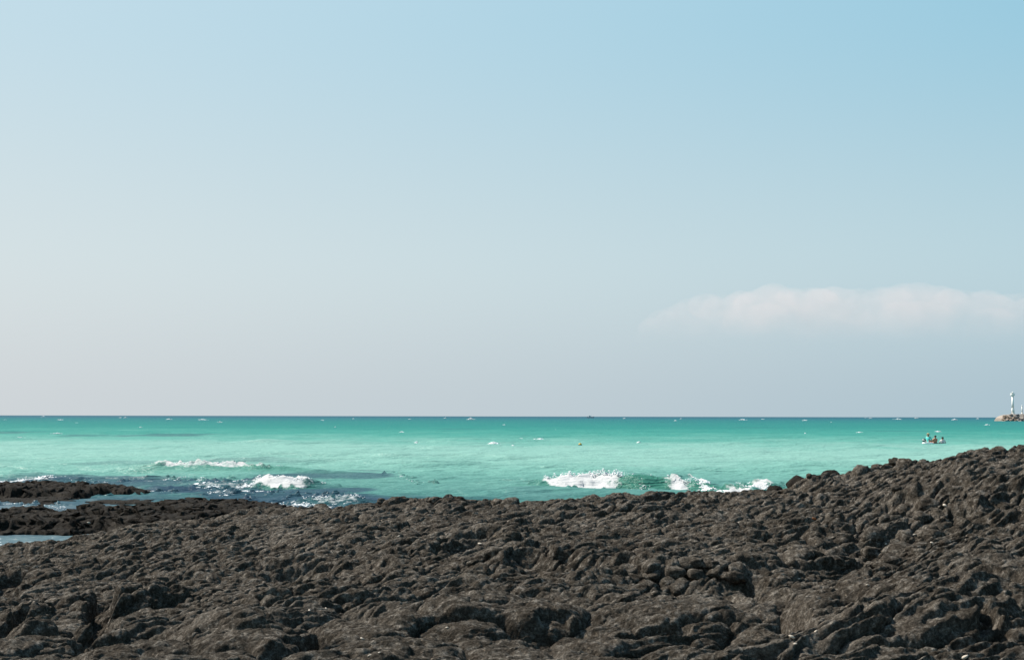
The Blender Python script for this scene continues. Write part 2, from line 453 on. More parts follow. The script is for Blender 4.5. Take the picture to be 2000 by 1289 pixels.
# ------------------------------------------------------------------ the low wet reef
# islands of rock as (pixel x, pixel y of the waterline centre, half width, half depth in m, height)
REEF = [(-300, 968, 330, 3.0, .30), (-120, 967, 240, 2.8, .30), (60, 966, 170, 2.3, .29), (180, 965, 120, 1.7, .22), (265, 963, 50, 1.0, .10),
        (-60, 978, 190, 1.8, .07), (90, 975, 90, 1.4, .06),
        (400, 1003, 90, 2.0, .30), (470, 1000, 40, 1.4, .27), (330, 1006, 80, 1.7, .20), (240, 1010, 60, 1.8, .20), (180, 1000, 24, .8, .20), (115, 1002, 24, .5, .07), (250, 979, 90, .45, .05),
        (220, 1026, 130, 2.4, .30), (60, 1030, 100, 2.2, .26), (40, 1020, 40, 1.5, .30), (-90, 1030, 130, 2.4, .24), (-300, 1028, 200, 3.0, .24),
        (330, 1026, 160, 2.8, .36), (470, 1020, 120, 3.0, .36), (150, 1036, 110, 1.2, .12), (20, 1040, 110, .8, .10)]
_reef = []
for px, py, hw, hd, h in REEF:
    p = on_plane(px, py); _reef.append((p.x, p.y, hw / 2778 * p.y, hd, h))
POOLS = [(0, 1059, 100, 1.7), (-150, 1059, 140, 1.9), (40, 992, 95, 1.6), (150, 984, 90, .8), (240, 974, 90, .8), (-120, 992, 150, 1.6), (135, 1003, 26, .9), (-60, 990, 60, 1.4), (235, 986, 50, .7), (330, 987, 22, .5)]
_pool = []
for px, py, hw, hd in POOLS:
    p = on_plane(px, py); _pool.append((p.x, p.y, hw / 2778 * p.y, hd))

def reef_height(X, Y):
    wx = X + 0.5 * fbm(X * 0.6, Y * 0.6, 3, 401); wy = Y + 0.5 * fbm(X * 0.6, Y * 0.6, 3, 411)
    acc = np.full(X.shape, -0.42)
    for cx, cy, a, b, h in _reef:
        q = ((wx - cx) / a) ** 2 + ((wy - cy) / b) ** 2
        e = h * (1 - sstep(0.35, 1.25, q)) - 0.42 * sstep(0.7, 2.2, q)
        acc = np.maximum(acc, e)
    for cx, cy, a, b in _pool:
        q = ((wx - cx) / a) ** 2 + ((wy - cy) / b) ** 2
        acc = acc - (0.32 + np.maximum(acc, 0)) * (1 - sstep(0.6, 1.3, q))
    k = sstep(0.02, 0.22, acc)
    p2, r2 = pillow(wx * 1.5, wy * 1.6, 421, 0.6); p3, r3 = pillow(X * 4.0 + .6 * fbm(X * 2, Y * 2, 2, 5), Y * 4.3, 431, 0.7)
    rel = (p2 * .7 + .7 * (r2 - .5)) * 0.13 + (p3 * .8 + .5 * (r3 - .5)) * 0.085
    return acc + rel * (0.25 + 0.75 * k) - 0.07 + 0.05 * fbm(X * 3, Y * 3, 4, 441) * (0.3 + 0.7 * k), rel * k

def build_reef():
    nc, nr = 480, 320
    u = np.linspace(-0.56, -0.10, nc); d = np.exp(np.linspace(math.log(25.5), math.log(60.0), nr))
    U, D = np.meshgrid(u, d); X = U * D; Y = D.copy()
    H, rel = reef_height(X, Y)
    edge = sstep(-0.10, -0.14, U)
    H = H * edge + (-0.5) * (1 - edge)
    V = np.stack([X + .15 * fbm(X * 3, H * 9 + Y, 2, 451), Y - 0.5 * rel + .12 * fbm(X * 5, H * 12, 2, 461), H], -1)
    o = obj("reef_terrain", np_mesh("lava_reef", V.reshape(-1, 3), grid_faces(nr, nc)), M_WET)
    tag(o, "low wet black reef lying in the shallows", kind="structure")
    return o
reef = build_reef()

# ------------------------------------------------------------------ the sea
# breakers: crest line in plan [(x, y, height)], width behind and steep width in front
def crest(pts):
    out = []
    for px, py, h in pts:
        p = on_plane(px, py); out.append((p.x, p.y, h))
    return np.array(out)
BREAK = [
    (crest([(985, 949, 0.0), (1060, 950, .22), (1120, 952, .40), (1190, 953, .56), (1250, 954, .66), (1310, 955, .58), (1400, 957, .42), (1500, 958, .30), (1620, 958, .0)]), 2.6, 0.75),
    (crest([(230, 921, 0.0), (300, 922, .20), (420, 922, .24), (520, 924, .30), (560, 924, .26), (640, 925, .14), (760, 926, .0)]), 3.0, 0.9),
    (crest([(470, 949, 0.0), (520, 950, .28), (590, 951, .30), (630, 950, .12), (700, 949, 0.)]), 1.8, 0.7),
    (crest([(560, 981, 0.0), (610, 982, .16), (690, 983, .18), (770, 982, 0.)]), 1.3, 0.5),
    (crest([(-150, 941, 0.1), (0, 941, .14), (110, 940, .12), (180, 940, 0.)]), 2.0, 0.8),
    (crest([(330, 948, 0.0), (400, 948, .10), (480, 948, .10), (520, 947, 0.)]), 1.5, 0.6),
    (crest([(780, 1000, 0.0), (900, 975, .12), (1000, 970, .12), (1100, 966, .0)]), 1.6, 0.8),
]
def breaker(X, Y):
    s = np.zeros(X.shape)
    for c, wb, wf in BREAK:
        wig = 0.25 * np.sin(X * 0.9 + c[0, 1]) + 0.12 * np.sin(X * 2.3)
        yc = np.interp(X, c[:, 0], c[:, 1]) + wig; h = np.interp(X, c[:, 0], c[:, 2], left=0, right=0)
        h = h * (1 + 0.28 * fbm(X * 1.1, X * 0 + c[0, 1], 3, 607))
        t = Y - yc
        prof = np.where(t > 0, np.exp(-(t / wb) ** 2), np.exp(-(t / wf) ** 2))
        s = s + h * prof
    return s

_w = []
_wr = np.random.default_rng(33)
for lam in np.exp(np.linspace(math.log(0.55), math.log(16), 56)):
    a = R(_wr.normal(-100, 26)); k = 2 * math.pi / lam
    _w.append((k * math.cos(a), k * math.sin(a), _wr.uniform(0, 6.28), 0.0075 * lam ** 0.80, lam))
def chop(X, Y, samp):
    s = np.zeros(X.shape)
    for kx, ky, ph, a, lam in _w:
        s = s + a * np.sin(kx * X + ky * Y + ph + 0.6 * np.sin(0.05 * X + lam)) * (1 - sstep(0.22, 0.5, samp / lam))
    return s
def calm(X, Y):
    return 0.45 + 0.55 * sstep(25, 60, Y)
def sea_height(X, Y, samp=0.1):
    return (chop(X, Y, samp) * calm(X, Y) * (0.7 + 0.5 * fbm(X * 0.06, Y * 0.06, 2, 601)) + breaker(X, Y)) * sstep(20, 32, Y) * (1 - 0.85 * (1 - sstep(36, 49, Y + 0.012 * (2778 * X / Y + 850))) * (1 - sstep(-670, -520, 2778 * X / Y)))

def sea_mat():
    m, n, l, b = new_mat("sea_water")
    geo = n.new("ShaderNodeNewGeometry"); sep = n.new("ShaderNodeSeparateXYZ")
    l.new(geo.outputs["Position"], sep.inputs[0])
    def math_(op, a, c=None, d=None):
        q = n.new("ShaderNodeMath"); q.operation = op
        for i, v in enumerate((a, c, d)):
            if v is None: continue
            if isinstance(v, (int, float)): q.inputs[i].default_value = v
            else: l.new(v, q.inputs[i])
        return q.outputs[0]
    def noise(sx, sy, detail=4, rgh=0.55):
        mp = n.new("ShaderNodeMapping"); mp.inputs["Scale"].default_value = (sx, sy, 1)
        l.new(geo.outputs["Position"], mp.inputs["Vector"])
        z = n.new("ShaderNodeTexNoise"); z.inputs["Scale"].default_value = 1
        z.inputs["Detail"].default_value = detail; z.inputs["Roughness"].default_value = rgh
        l.new(mp.outputs[0], z.inputs["Vector"]); return z.outputs["Fac"]
    # depth grows with the distance offshore: log2 of it, jittered by the sea bed and by painted ripple tone
    lg = math_('LOGARITHM', math_('MAXIMUM', sep.outputs["Y"], 5.0), 2.0)
    n1 = noise(0.010, 0.012, 3); n2 = noise(0.05, 0.035, 5); n3 = noise(0.003, 0.004, 4); n4 = noise(0.15, 0.03, 6, 0.7)
    j = math_('ADD', math_('MULTIPLY', math_('SUBTRACT', n1, 0.5), 0.9), math_('MULTIPLY', math_('SUBTRACT', n2, 0.5), 1.1))
    j = math_('ADD', j, math_('MULTIPLY', math_('SUBTRACT', n3, 0.5), 1.2))
    j = math_('ADD', j, math_('MULTIPLY', math_('SUBTRACT', n4, 0.5), 0.8))  # light and dark of far ripples, painted into the water colour
    f = math_('DIVIDE', math_('SUBTRACT', math_('ADD', lg, j), 5.0), 6.5)    # 32 m -> 0, ~2900 m -> 1
    r = n.new("ShaderNodeValToRGB"); e = r.color_ramp.elements
    stops = [(0.00, (0.030, 0.080, 0.095)), (0.07, (0.048, 0.150, 0.138)), (0.15, (0.120, 0.280, 0.238)), (0.23, (0.178, 0.338, 0.290)), (0.29, (0.172, 0.334, 0.288)), (0.35, (0.095, 0.270, 0.228)),
             (0.43, (0.042, 0.215, 0.180)), (0.53, (0.020, 0.172, 0.150)), (0.70, (0.016, 0.140, 0.138)), (0.86, (0.015, 0.112, 0.132)), (1.0, (0.017, 0.082, 0.116))]
    while len(e) < len(stops): e.new(0.5)
    for k, (p, c) in enumerate(stops): e[k].position = p; e[k].color = (*c, 1)
    l.new(f, r.inputs[0])
    # dark rock and weed on the bed, carried as an attribute of the sheet
    at = n.new("ShaderNodeAttribute"); at.attribute_name = "rocky_bed"
    br = noise(0.35, 0.30, 5, 0.6)
    k1 = math_('MULTIPLY', at.outputs["Fac"], math_('ADD', 0.35, math_('MULTIPLY', br, 1.1)))
    mx = n.new("ShaderNodeMix"); mx.data_type = 'RGBA'; mx.clamp_factor = True
    mx.inputs[7].default_value = (0.020, 0.048, 0.076, 1)
    l.new(k1, mx.inputs[0]); l.new(r.outputs[0], mx.inputs[6])
    # the standing face of a breaker shows a thicker, greener body of water, its shade deepened in the colour
    wa = n.new("ShaderNodeAttribute"); wa.attribute_name = "wave_face"
    mw = n.new("ShaderNodeMix"); mw.data_type = 'RGBA'; mw.clamp_factor = True; mw.inputs[7].default_value = (0.040, 0.160, 0.120, 1)
    l.new(wa.outputs["Fac"], mw.inputs[0]); l.new(mx.outputs[2], mw.inputs[6]); mx = mw
    # froth lying on the water, torn by noise
    fa = n.new("ShaderNodeAttribute"); fa.attribute_name = "froth"
    fn = noise(1.7, 1.5, 8, 0.72); fn2 = noise(6.0, 5.0, 4, 0.6)
    fs = math_('ADD', math_('MULTIPLY', math_('SUBTRACT', fn, 0.5), 1.5), math_('MULTIPLY', math_('SUBTRACT', fn2, 0.5), 0.7))
    fm = n.new("ShaderNodeMapRange"); fm.inputs["From Min"].default_value = 0.48; fm.inputs["From Max"].default_value = 0.78
    l.new(math_('MULTIPLY', math_('GREATER_THAN', fa.outputs["Fac"], 0.02), math_('ADD', fa.outputs["Fac"], fs)), fm.inputs["Value"])
    mf = n.new("ShaderNodeMix"); mf.data_type = 'RGBA'; mf.inputs[7].default_value = (0.45, 0.455, 0.455, 1)
    l.new(fm.outputs[0], mf.inputs[0]); l.new(mx.outputs[2], mf.inputs[6])
    # ripples
    b1 = n.new("ShaderNodeBump"); b1.inputs["Distance"].default_value = 0.07
    l.new(noise(1.5, 2.6, 6, 0.6), b1.inputs["Height"])
    b2 = n.new("ShaderNodeBump"); b2.inputs["Distance"].default_value = 1.1
    l.new(noise(0.10, 0.22, 6, 0.65), b2.inputs["Height"]); l.new(b1.outputs[0], b2.inputs["Normal"])
    # upwelling light under a rough surface: the mean reflection of a choppy sea saturates well below that of a flat one
    n.remove(b)
    df = n.new("ShaderNodeBsdfDiffuse"); gl = n.new("ShaderNodeBsdfGlossy"); ms = n.new("ShaderNodeMixShader"); lw = n.new("ShaderNodeLayerWeight")
    lw.inputs["Blend"].default_value = 0.25; gl.inputs["Roughness"].default_value = 0.30
    for q in (gl, lw): l.new(b2.outputs[0], q.inputs["Normal"])
    av = n.new("ShaderNodeVectorMath"); av.operation = 'MULTIPLY_ADD'; av.inputs[1].default_value = (-0.2, 0.0, 0.7)
    l.new(fm.outputs[0], av.inputs[0]); l.new(b2.outputs[0], av.inputs[2])
    nn = n.new("ShaderNodeVectorMath"); nn.operation = 'NORMALIZE'; l.new(av.outputs[0], nn.inputs[0]); l.new(nn.outputs[0], df.inputs["Normal"])
    l.new(mf.outputs[2], df.inputs["Color"])
    fr = math_('MINIMUM', math_('ADD', 0.02, math_('MULTIPLY', math_('POWER', lw.outputs["Facing"], 3.0), 0.20)), 0.15)
    sh = n.new("ShaderNodeAttribute"); sh.attribute_name = "sheltered"
    fr = math_('ADD', fr, math_('MULTIPLY', sh.outputs["Fac"], 0.17))
    l.new(math_('MULTIPLY', fr, math_('SUBTRACT', 1.0, fm.outputs[0])), ms.inputs[0])
    l.new(df.outputs[0], ms.inputs[1]); l.new(gl.outputs[0], ms.inputs[2])
    l.new(ms.outputs[0], n["Material Output"].inputs["Surface"])
    return m
M_SEA = sea_mat()

BED = [(-100, 950, 420, 9.0, 1.0), (150, 945, 260, 9.0, .9), (430, 955, 150, 6.0, 1.0), (560, 960, 120, 5.0, .9), (620, 985, 230, 5.5, 1.0), (520, 970, 150, 6.0, 1.0), (640, 930, 110, 3.0, .75),
       (700, 916, 70, 2.0, .45), (330, 905, 300, 4.0, .35), (330, 850, 90, 18.0, .60), (20, 845, 70, 18.0, .45), (150, 852, 50, 12.0, .4), (1480, 835, 60, 10.0, .35), (900, 838, 60, 10., .3), (1750, 842, 70, 9., .35), (900, 975, 130, 4.0, .40), (-100, 1000, 400, 14.0, .75), (1020, 965, 80, 3.0, .25)]
def xs(c, px0, px1):
    y = c[:, 1].mean(); return (px0 - 1000) / 2778 * y, (px1 - 1000) / 2778 * y
_c = [b[0] for b in BREAK]
# froth on the water: (crest line, from, to across it, x range, strength) and streaks between pixels
FROTH = [(_c[0], -1.1, .25, *xs(_c[0], 1046, 1222), 1.0), (_c[0], -1.0, .1, *xs(_c[0], 1288, 1352), .95), (_c[0], -.5, .15, *xs(_c[0], 1222, 1290), .38), (_c[0], -.6, 0., *xs(_c[0], 1345, 1490), .52),
         (_c[1], -.6, .15, *xs(_c[1], 285, 545), .70), (_c[2], -.75, .2, *xs(_c[2], 485, 622), 1.15), (_c[2], -1.0, .3, *xs(_c[2], 600, 660), .42), (_c[3], -.8, .3, *xs(_c[3], 590, 725), .55), (_c[4], -.7, .2, *xs(_c[4], -60, 118), .62)]
STREAK = [(140, 941, 240, 943, .6, .40), (320, 936, 520, 941, 1.6, .40), (380, 948, 510, 951, 1.3, .52), (440, 956, 520, 960, .8, .42), (470, 982, 580, 990, 1.6, .45), (540, 992, 720, 999, 1.6, .62), (600, 1002, 760, 1007, 1.4, .50),
          (420, 968, 450, 970, .5, .55), (1360, 952, 1425, 974, 1.2, .85), (1425, 974, 1500, 953, 1.4, .90), (1130, 957, 1190, 957, .7, .60), (1210, 957, 1310, 962, .6, .45), (1490, 955, 1550, 948, .8, .5), (780, 930, 820, 945, 1.0, .40),
          (0, 987, 120, 989, .5, .30), (200, 968, 330, 964, .6, .38), (560, 968, 640, 972, 1.5, .36)]
def taper(X, a, b):
    t = (X - a) / (b - a)
    return np.clip(0.35 + 0.75 * sstep(-.05, .55, t) - 0.35 * sstep(.8, 1.05, t) + 0.45 * fbm(X * 1.6, X * 0 + 3, 3, 611), 0.1, 1.5)
def build_sea():
    u = np.concatenate([np.linspace(-1.0, -0.56, 16, endpoint=False), np.linspace(-0.56, 0.56, 540, endpoint=False), np.linspace(0.56, 1.0, 16)])
    nc = len(u)
    # rows: dense in the surf, opening out to the horizon
    d = np.concatenate([np.linspace(12, 27, 12, endpoint=False), np.linspace(27, 74, 360, endpoint=False), 1 / np.linspace(1 / 74.0, 1 / 70000.0, 260)])
    nr = len(d)
    U, D = np.meshgrid(u, d)
    X = U * D; Y = D.copy()
    samp = np.maximum(np.gradient(d)[:, None] * 0.7, 0.000623 * D)
    H = sea_height(X, Y, samp)
    me = np_mesh("sea", np.stack([X, Y, H], -1).reshape(-1, 3), grid_faces(nr, nc))
    bed = np.zeros(X.shape, np.float32)
    wx = X + 1.6 * fbm(X * 0.25, Y * 0.25, 3, 701); wy = Y + 1.6 * fbm(X * 0.25, Y * 0.25, 3, 711)
    for px, py, hw, hd, s in BED:
        p = on_plane(px, py); a = hw / 2778 * p.y
        q = ((wx - p.x) / a) ** 2 + ((wy - p.y) / hd) ** 2
        bed = np.maximum(bed, s * (1 - sstep(0.3, 1.2, q)))
    at = me.attributes.new("rocky_bed", 'FLOAT', 'POINT'); at.data.foreach_set("value", bed.ravel().astype(np.float32))
    px = 1000 + 2778 * X / Y
    she = (1 - sstep(36, 49, Y + 0.012 * (px - 150))) * (1 - sstep(330, 480, px))
    at = me.attributes.new("sheltered", 'FLOAT', 'POINT'); at.data.foreach_set("value", she.ravel().astype(np.float32))
    wf = np.zeros(X.shape)
    for (c, wb, wfr), amt in zip(BREAK, (1.0, .8, .9, .5, .4, .3, .3)):
        wig = 0.25 * np.sin(X * 0.9 + c[0, 1]) + 0.12 * np.sin(X * 2.3)
        t = Y - np.interp(X, c[:, 0], c[:, 1]) - wig; hh = np.interp(X, c[:, 0], c[:, 2], left=0, right=0)
        wf = np.maximum(wf, amt * np.clip(hh / .35, 0, 1) * sstep(-2.0, -.7, t) * (1 - sstep(-.05, .35, t)))
    at = me.attributes.new("wave_face", 'FLOAT', 'POINT'); at.data.foreach_set("value", wf.ravel().astype(np.float32))
    fr = np.zeros(X.shape, np.float32)
    for c, t0, t1, a, b, k in FROTH:
        w = 0.25 * np.sin(X * 0.9 + c[0, 1]) + 0.12 * np.sin(X * 2.3)
        t = Y - np.interp(X, c[:, 0], c[:, 1]) - w
        m = sstep(a - .5, a + .8, X) * (1 - sstep(b - .8, b + .4, X)) * sstep(t0 * taper(X, a, b) - .3, t0 * taper(X, a, b) + .2, t) * (1 - sstep(t1 - .1, t1 + .25, t))
        fr = np.maximum(fr, k * m)
    for px0, py0, px1, py1, w, k in STREAK:
        a = on_plane(px0, py0); b = on_plane(px1, py1)
        t = np.clip((X - a.x) / (b.x - a.x), 0, 1); dy = (Y - a.y - (b.y - a.y) * t) / w; dx = np.maximum(np.maximum(a.x - X, X - b.x), 0) / .5
        fr = np.maximum(fr, k * np.exp(-dy * dy - dx * dx))
    lump = np.clip(fr + 0.9 * fbm(X * 1.7, Y * 1.5, 4, 613, 0.6) - .45, 0, .6) * (fr > .02)
    V = np.stack([X, Y, H + lump * (0.16 + 0.22 * fbm(X * 3.1, Y * 3.0, 3, 617, .6))], -1)
    me.vertices.foreach_set("co", V.astype(np.float32).ravel()); me.update()
    at = me.attributes.new("froth", 'FLOAT', 'POINT'); at.data.foreach_set("value", fr.ravel().astype(np.float32))
    o = obj("sea", me, M_SEA)
    tag(o, "turquoise sea reaching to the horizon", kind="structure")
    return o
sea = build_sea()

# ------------------------------------------------------------------ foam
M_FOAM, _n, _l, _b = new_mat("foam")
_z = _n.new("ShaderNodeTexNoise"); _z.inputs["Scale"].default_value = 3.0; _r = _n.new("ShaderNodeMapRange")
_r.inputs["To Min"].default_value = 0.86; _r.inputs["To Max"].default_value = 0.95
_l.new(_z.outputs["Fac"], _r.inputs["Value"]); _l.new(_r.outputs[0], _b.inputs["Base Color"])
_b.inputs["Roughness"].default_value = 0.9; _b.inputs["Specular IOR Level"].default_value = 0.1
_fv, _ff = ICO1
_oct_v = np.array([(1, 0, 0), (-1, 0, 0), (0, 1, 0), (0, -1, 0), (0, 0, 1), (0, 0, -1)], np.float32)
_oct_f = np.array([(0, 2, 4), (2, 1, 4), (1, 3, 4), (3, 0, 4), (2, 0, 5), (1, 2, 5), (3, 1, 5), (0, 3, 5)], np.int32)
def blobs(name, P, S, mat=M_FOAM, parent=None):
    """P (n,3) centres, S (n,3) radii: one mesh of small froth clots"""
    P = np.asarray(P, np.float32); S = np.asarray(S, np.float32)
    n = len(P); ang = rng.uniform(0, 6.28, n)
    c, s = np.cos(ang)[:, None], np.sin(ang)[:, None]
    vx = _oct_v[None, :, 0] * c - _oct_v[None, :, 1] * s; vy = _oct_v[None, :, 0] * s + _oct_v[None, :, 1] * c
    v = np.stack([vx, vy, np.broadcast_to(_oct_v[None, :, 2], vx.shape)], -1) * S[:, None, :] + P[:, None, :]
    f = (_oct_f[None] + (np.arange(n) * 6)[:, None, None]).reshape(-1, 3)
    return obj(name, np_mesh(name, v.reshape(-1, 3), f), mat, parent)

def foam_patch(c, t0, t1, x0, x1, n, size, lift=0.03, thr=-0.1, seed=0, wig=True, hmin=None):
    """froth over a breaker between px x0..x1, from t0 (in front of the crest line) to t1 (behind)"""
    X = rng.uniform(x0, x1, n)
    w = 0.25 * np.sin(X * 0.9 + c[0, 1]) + 0.12 * np.sin(X * 2.3) if wig else 0
    tt = rng.uniform(0, 1, n)
    t0 = t0 * taper(X, x0, x1)
    Y = np.interp(X, c[:, 0], c[:, 1]) + w + t0 + (t1 - t0) * tt
    lift = lift * (0.4 + 1.2 * sstep(.55, .95, tt)) * (1 + .8 * fbm(X * 2.2, X * 0, 3, 609))
    m = fbm(X * 1.3, Y * 1.3, 4, 800 + seed, 0.65) + 0.55 * (1 - np.abs(2 * (X - x0) / (x1 - x0) - 1)) + 0.25 * (1 - np.abs(2 * tt - 1)) - 0.3
    k = (m > thr) & (tt > 0.72)
    X, Y, lift = X[k], Y[k], lift[k]
    Z = sea_height(X, Y) + rng.uniform(-.3, 1, len(X)) * lift
    s = size * rng.uniform(0.35, 1.2, len(X)) ** 1.5
    return np.stack([X, Y, Z], 1), np.stack([s * 1.5, s * 1.2, s * .55], 1)

def xs(c, px0, px1):
    y = c[:, 1].mean(); return (px0 - 1000) / 2778 * y, (px1 - 1000) / 2778 * y
def merge(parts):
    return np.concatenate([p for p, _ in parts]), np.concatenate([s for _, s in parts])

c0 = BREAK[0][0]
A = [foam_patch(c0, -1.25, 0.30, *xs(c0, 1048, 1222), 2592, 0.031, .10, -.12, 1),
     foam_patch(c0, -0.9, 0.15, *xs(c0, 1110, 1218), 1296, 0.034, .14, -.5, 2),
     foam_patch(c0, -0.95, 0.05, *xs(c0, 1288, 1350), 748, 0.030, .08, -.25, 3),
     foam_patch(c0, -0.55, 0.10, *xs(c0, 1225, 1275), 201, 0.019, .05, .05, 4),
     foam_patch(c0, -0.7, -0.2, *xs(c0, 1345, 1380), 86, 0.021, .04, .0, 5),
     foam_patch(c0, -0.5, 0.0, *xs(c0, 1440, 1475), 74, 0.019, .04, .0, 6)]
tag(blobs("breaker_foam", *merge(A)), "white foam of the large wave breaking behind the central rocks", "foam", kind="stuff")
c1 = BREAK[1][0]
tag(blobs("breaker_foam", *merge([foam_patch(c1, -0.9, 0.2, *xs(c1, 285, 545), 1036, 0.031, .05, -.05, 7), foam_patch(c1, -1.2, 0.1, *xs(c1, 540, 560), 60, 0.025, .05, .1, 8)])),
    "long thin line of white foam on the outer wave off the reef", "foam", kind="stuff")
c2 = BREAK[2][0]
tag(blobs("breaker_foam", *merge([foam_patch(c2, -1.3, 0.25, *xs(c2, 500, 612), 1728, 0.034, .08, -.15, 9), foam_patch(c2, -1.0, 0.2, *xs(c2, 600, 650), 144, 0.021, .05, .15, 10)])),
    "thick white foam of the small wave rolling in off the reef tip", "foam", kind="stuff")
c3 = BREAK[3][0]
tag(blobs("breaker_foam", *merge([foam_patch(c3, -0.8, 0.3, *xs(c3, 590, 720), 547, 0.024, .05, .08, 11), foam_patch(c3, -0.1, 1.4, *xs(c3, 560, 680), 259, 0.019, .03, .25, 12)])),
    "broken foam of the ripple nearest the shore", "foam", kind="stuff")
# loose froth in the rocky shallows and along the water's edge
B = []
for px0, py0, px1, py1, w, n, s, thr in [(-40, 936, 118, 937, .8, 2400, 0.030, .0), (140, 940, 240, 943, .6, 480, 0.025, .15), (320, 936, 520, 941, 1.4, 2400, 0.030, .12), (380, 948, 510, 951, 1.2, 2400, 0.030, .05), (440, 956, 520, 960, .8, 800, 0.025, .1),
                                        (470, 982, 580, 990, 1.6, 2400, 0.025, .05), (560, 990, 720, 997, 1.5, 4160, 0.025, -.05), (600, 1000, 760, 1005, 1.4, 1920, 0.022, .05), (420, 968, 450, 970, .5, 480, 0.025, .0),
                                        (1360, 952, 1425, 972, 1.3, 4160, 0.030, -.25), (1425, 972, 1500, 952, 1.5, 5120, 0.030, -.25), (1130, 957, 1190, 957, .7, 1440, 0.025, .0), (1220, 955, 1300, 960, .6, 800, 0.022, .1), (1490, 955, 1550, 948, .8, 960, 0.025, .0),
                                        (780, 930, 820, 945, 1.0, 352, 0.025, .1), (0, 985, 120, 987, .4, 256, 0.018, .1), (90, 990, 140, 1000, .4, 256, 0.018, .1), (200, 968, 330, 964, .5, 416, 0.020, .1)]:
    a = on_plane(px0, py0); b = on_plane(px1, py1); t = rng.uniform(0, 1, n)
    X = a.x + (b.x - a.x) * t + rng.normal(0, .1, n); Y = a.y + (b.y - a.y) * t + rng.normal(0, w * .6, n)
    k = fbm(X * 1.1, Y * 0.9, 4, 850, 0.65) - 0.25 * np.abs(Y - a.y - (b.y - a.y) * t) / w > thr
    X, Y = X[k], Y[k]
    if not len(X): continue
    q = s * rng.uniform(.35, 1.2, len(X)) ** 1.5
    B.append((np.stack([X, Y, sea_height(X, Y) + .01], 1), np.stack([q * 1.7, q * 1.3, q * .6], 1)))
tag(blobs("shore_foam", *merge(B)), "lacy white froth drifting along the rocks at the water's edge", "foam", kind="stuff")
# whitecaps out at sea
CAPS = [(45, 857, 22, 4), (120, 819, 12, 3), (150, 825, 8, 2), (20, 814, 5, 2), (85, 813, 6, 2), (112, 847, 14, 3), (330, 818, 8, 3), (395, 819, 14, 2.5), (430, 824, 7, 2), (305, 819, 5, 2), (275, 834, 6, 2), (630, 820, 5, 2),
        (655, 833, 5, 2), (785, 843, 9, 4), (812, 863, 9, 3), (920, 818, 11, 4), (830, 877, 8, 2), (965, 866, 17, 7), (1002, 869, 8, 5), (1018, 858, 13, 3), (1045, 859, 6, 3), (1056, 859, 8, 2.5), (800, 818, 5, 2), (985, 829, 5, 2),
        (1085, 839, 6, 2), (1213, 850, 5, 3), (1248, 863, 5, 5), (1450, 819, 11, 3), (1330, 817, 4, 2), (1400, 817, 4, 2), (1490, 818, 4, 2), (1572, 820, 9, 3), (1535, 846, 8, 2), (1575, 847, 13, 4), (1680, 843, 9, 4), (1755, 818, 12, 3),
        (1790, 816, 8, 2), (1833, 842, 10, 3), (1865, 819, 9, 3), (1928, 829, 7, 3), (1775, 861, 14, 3), (1660, 858, 4, 2), (235, 815, 4, 2), (560, 815, 5, 2), (690, 817, 4, 2), (1615, 817, 4, 2), (1700, 816, 5, 2), (480, 816, 4, 2), (870, 816, 4, 2), (1135, 818, 4, 2), (1220, 817, 4, 2), (10, 819, 6, 2), (1910, 817, 4, 2)]
P, S = [], []
rc = random.Random(5)
for _ in range(8):
    CAPS.append((rc.uniform(-300, 2300), 814.8 + 12 * rc.random() ** 2.2, rc.uniform(2, 5), rc.uniform(1, 2)))
for ci, (px, py, wpx, hpx) in enumerate(CAPS):
    if py < 820 and wpx < 6 and ci % 2: continue
    p = on_plane(px, max(py + hpx * .4, 814.4 + (px - 1000) * .002)); k = p.y / 2778; n = int(26 + wpx * 5)
    X = p.x + rng.normal(0, .30, n) * wpx * k; Y = p.y + rng.normal(0, 1.0, n) * min(wpx * k, 2.0) * .5
    Z = .6 * rng.uniform(0, 1, n) ** 1.6 * hpx * k * np.exp(-((X - p.x) / (wpx * k * .4)) ** 2) + sea_height(X, Y, np.full(n, 1.0))
    q = min(.9, max(.045, hpx * k * .20)) * rng.uniform(.5, 1.2, n)
    P.append(np.stack([X, Y, Z], 1)); S.append(np.stack([q * 2.8, q * 1.2, q * .6], 1))
tag(blobs("whitecap_foam", np.concatenate(P), np.concatenate(S)), "scattered small whitecaps out on the open turquoise sea", "foam", kind="stuff")

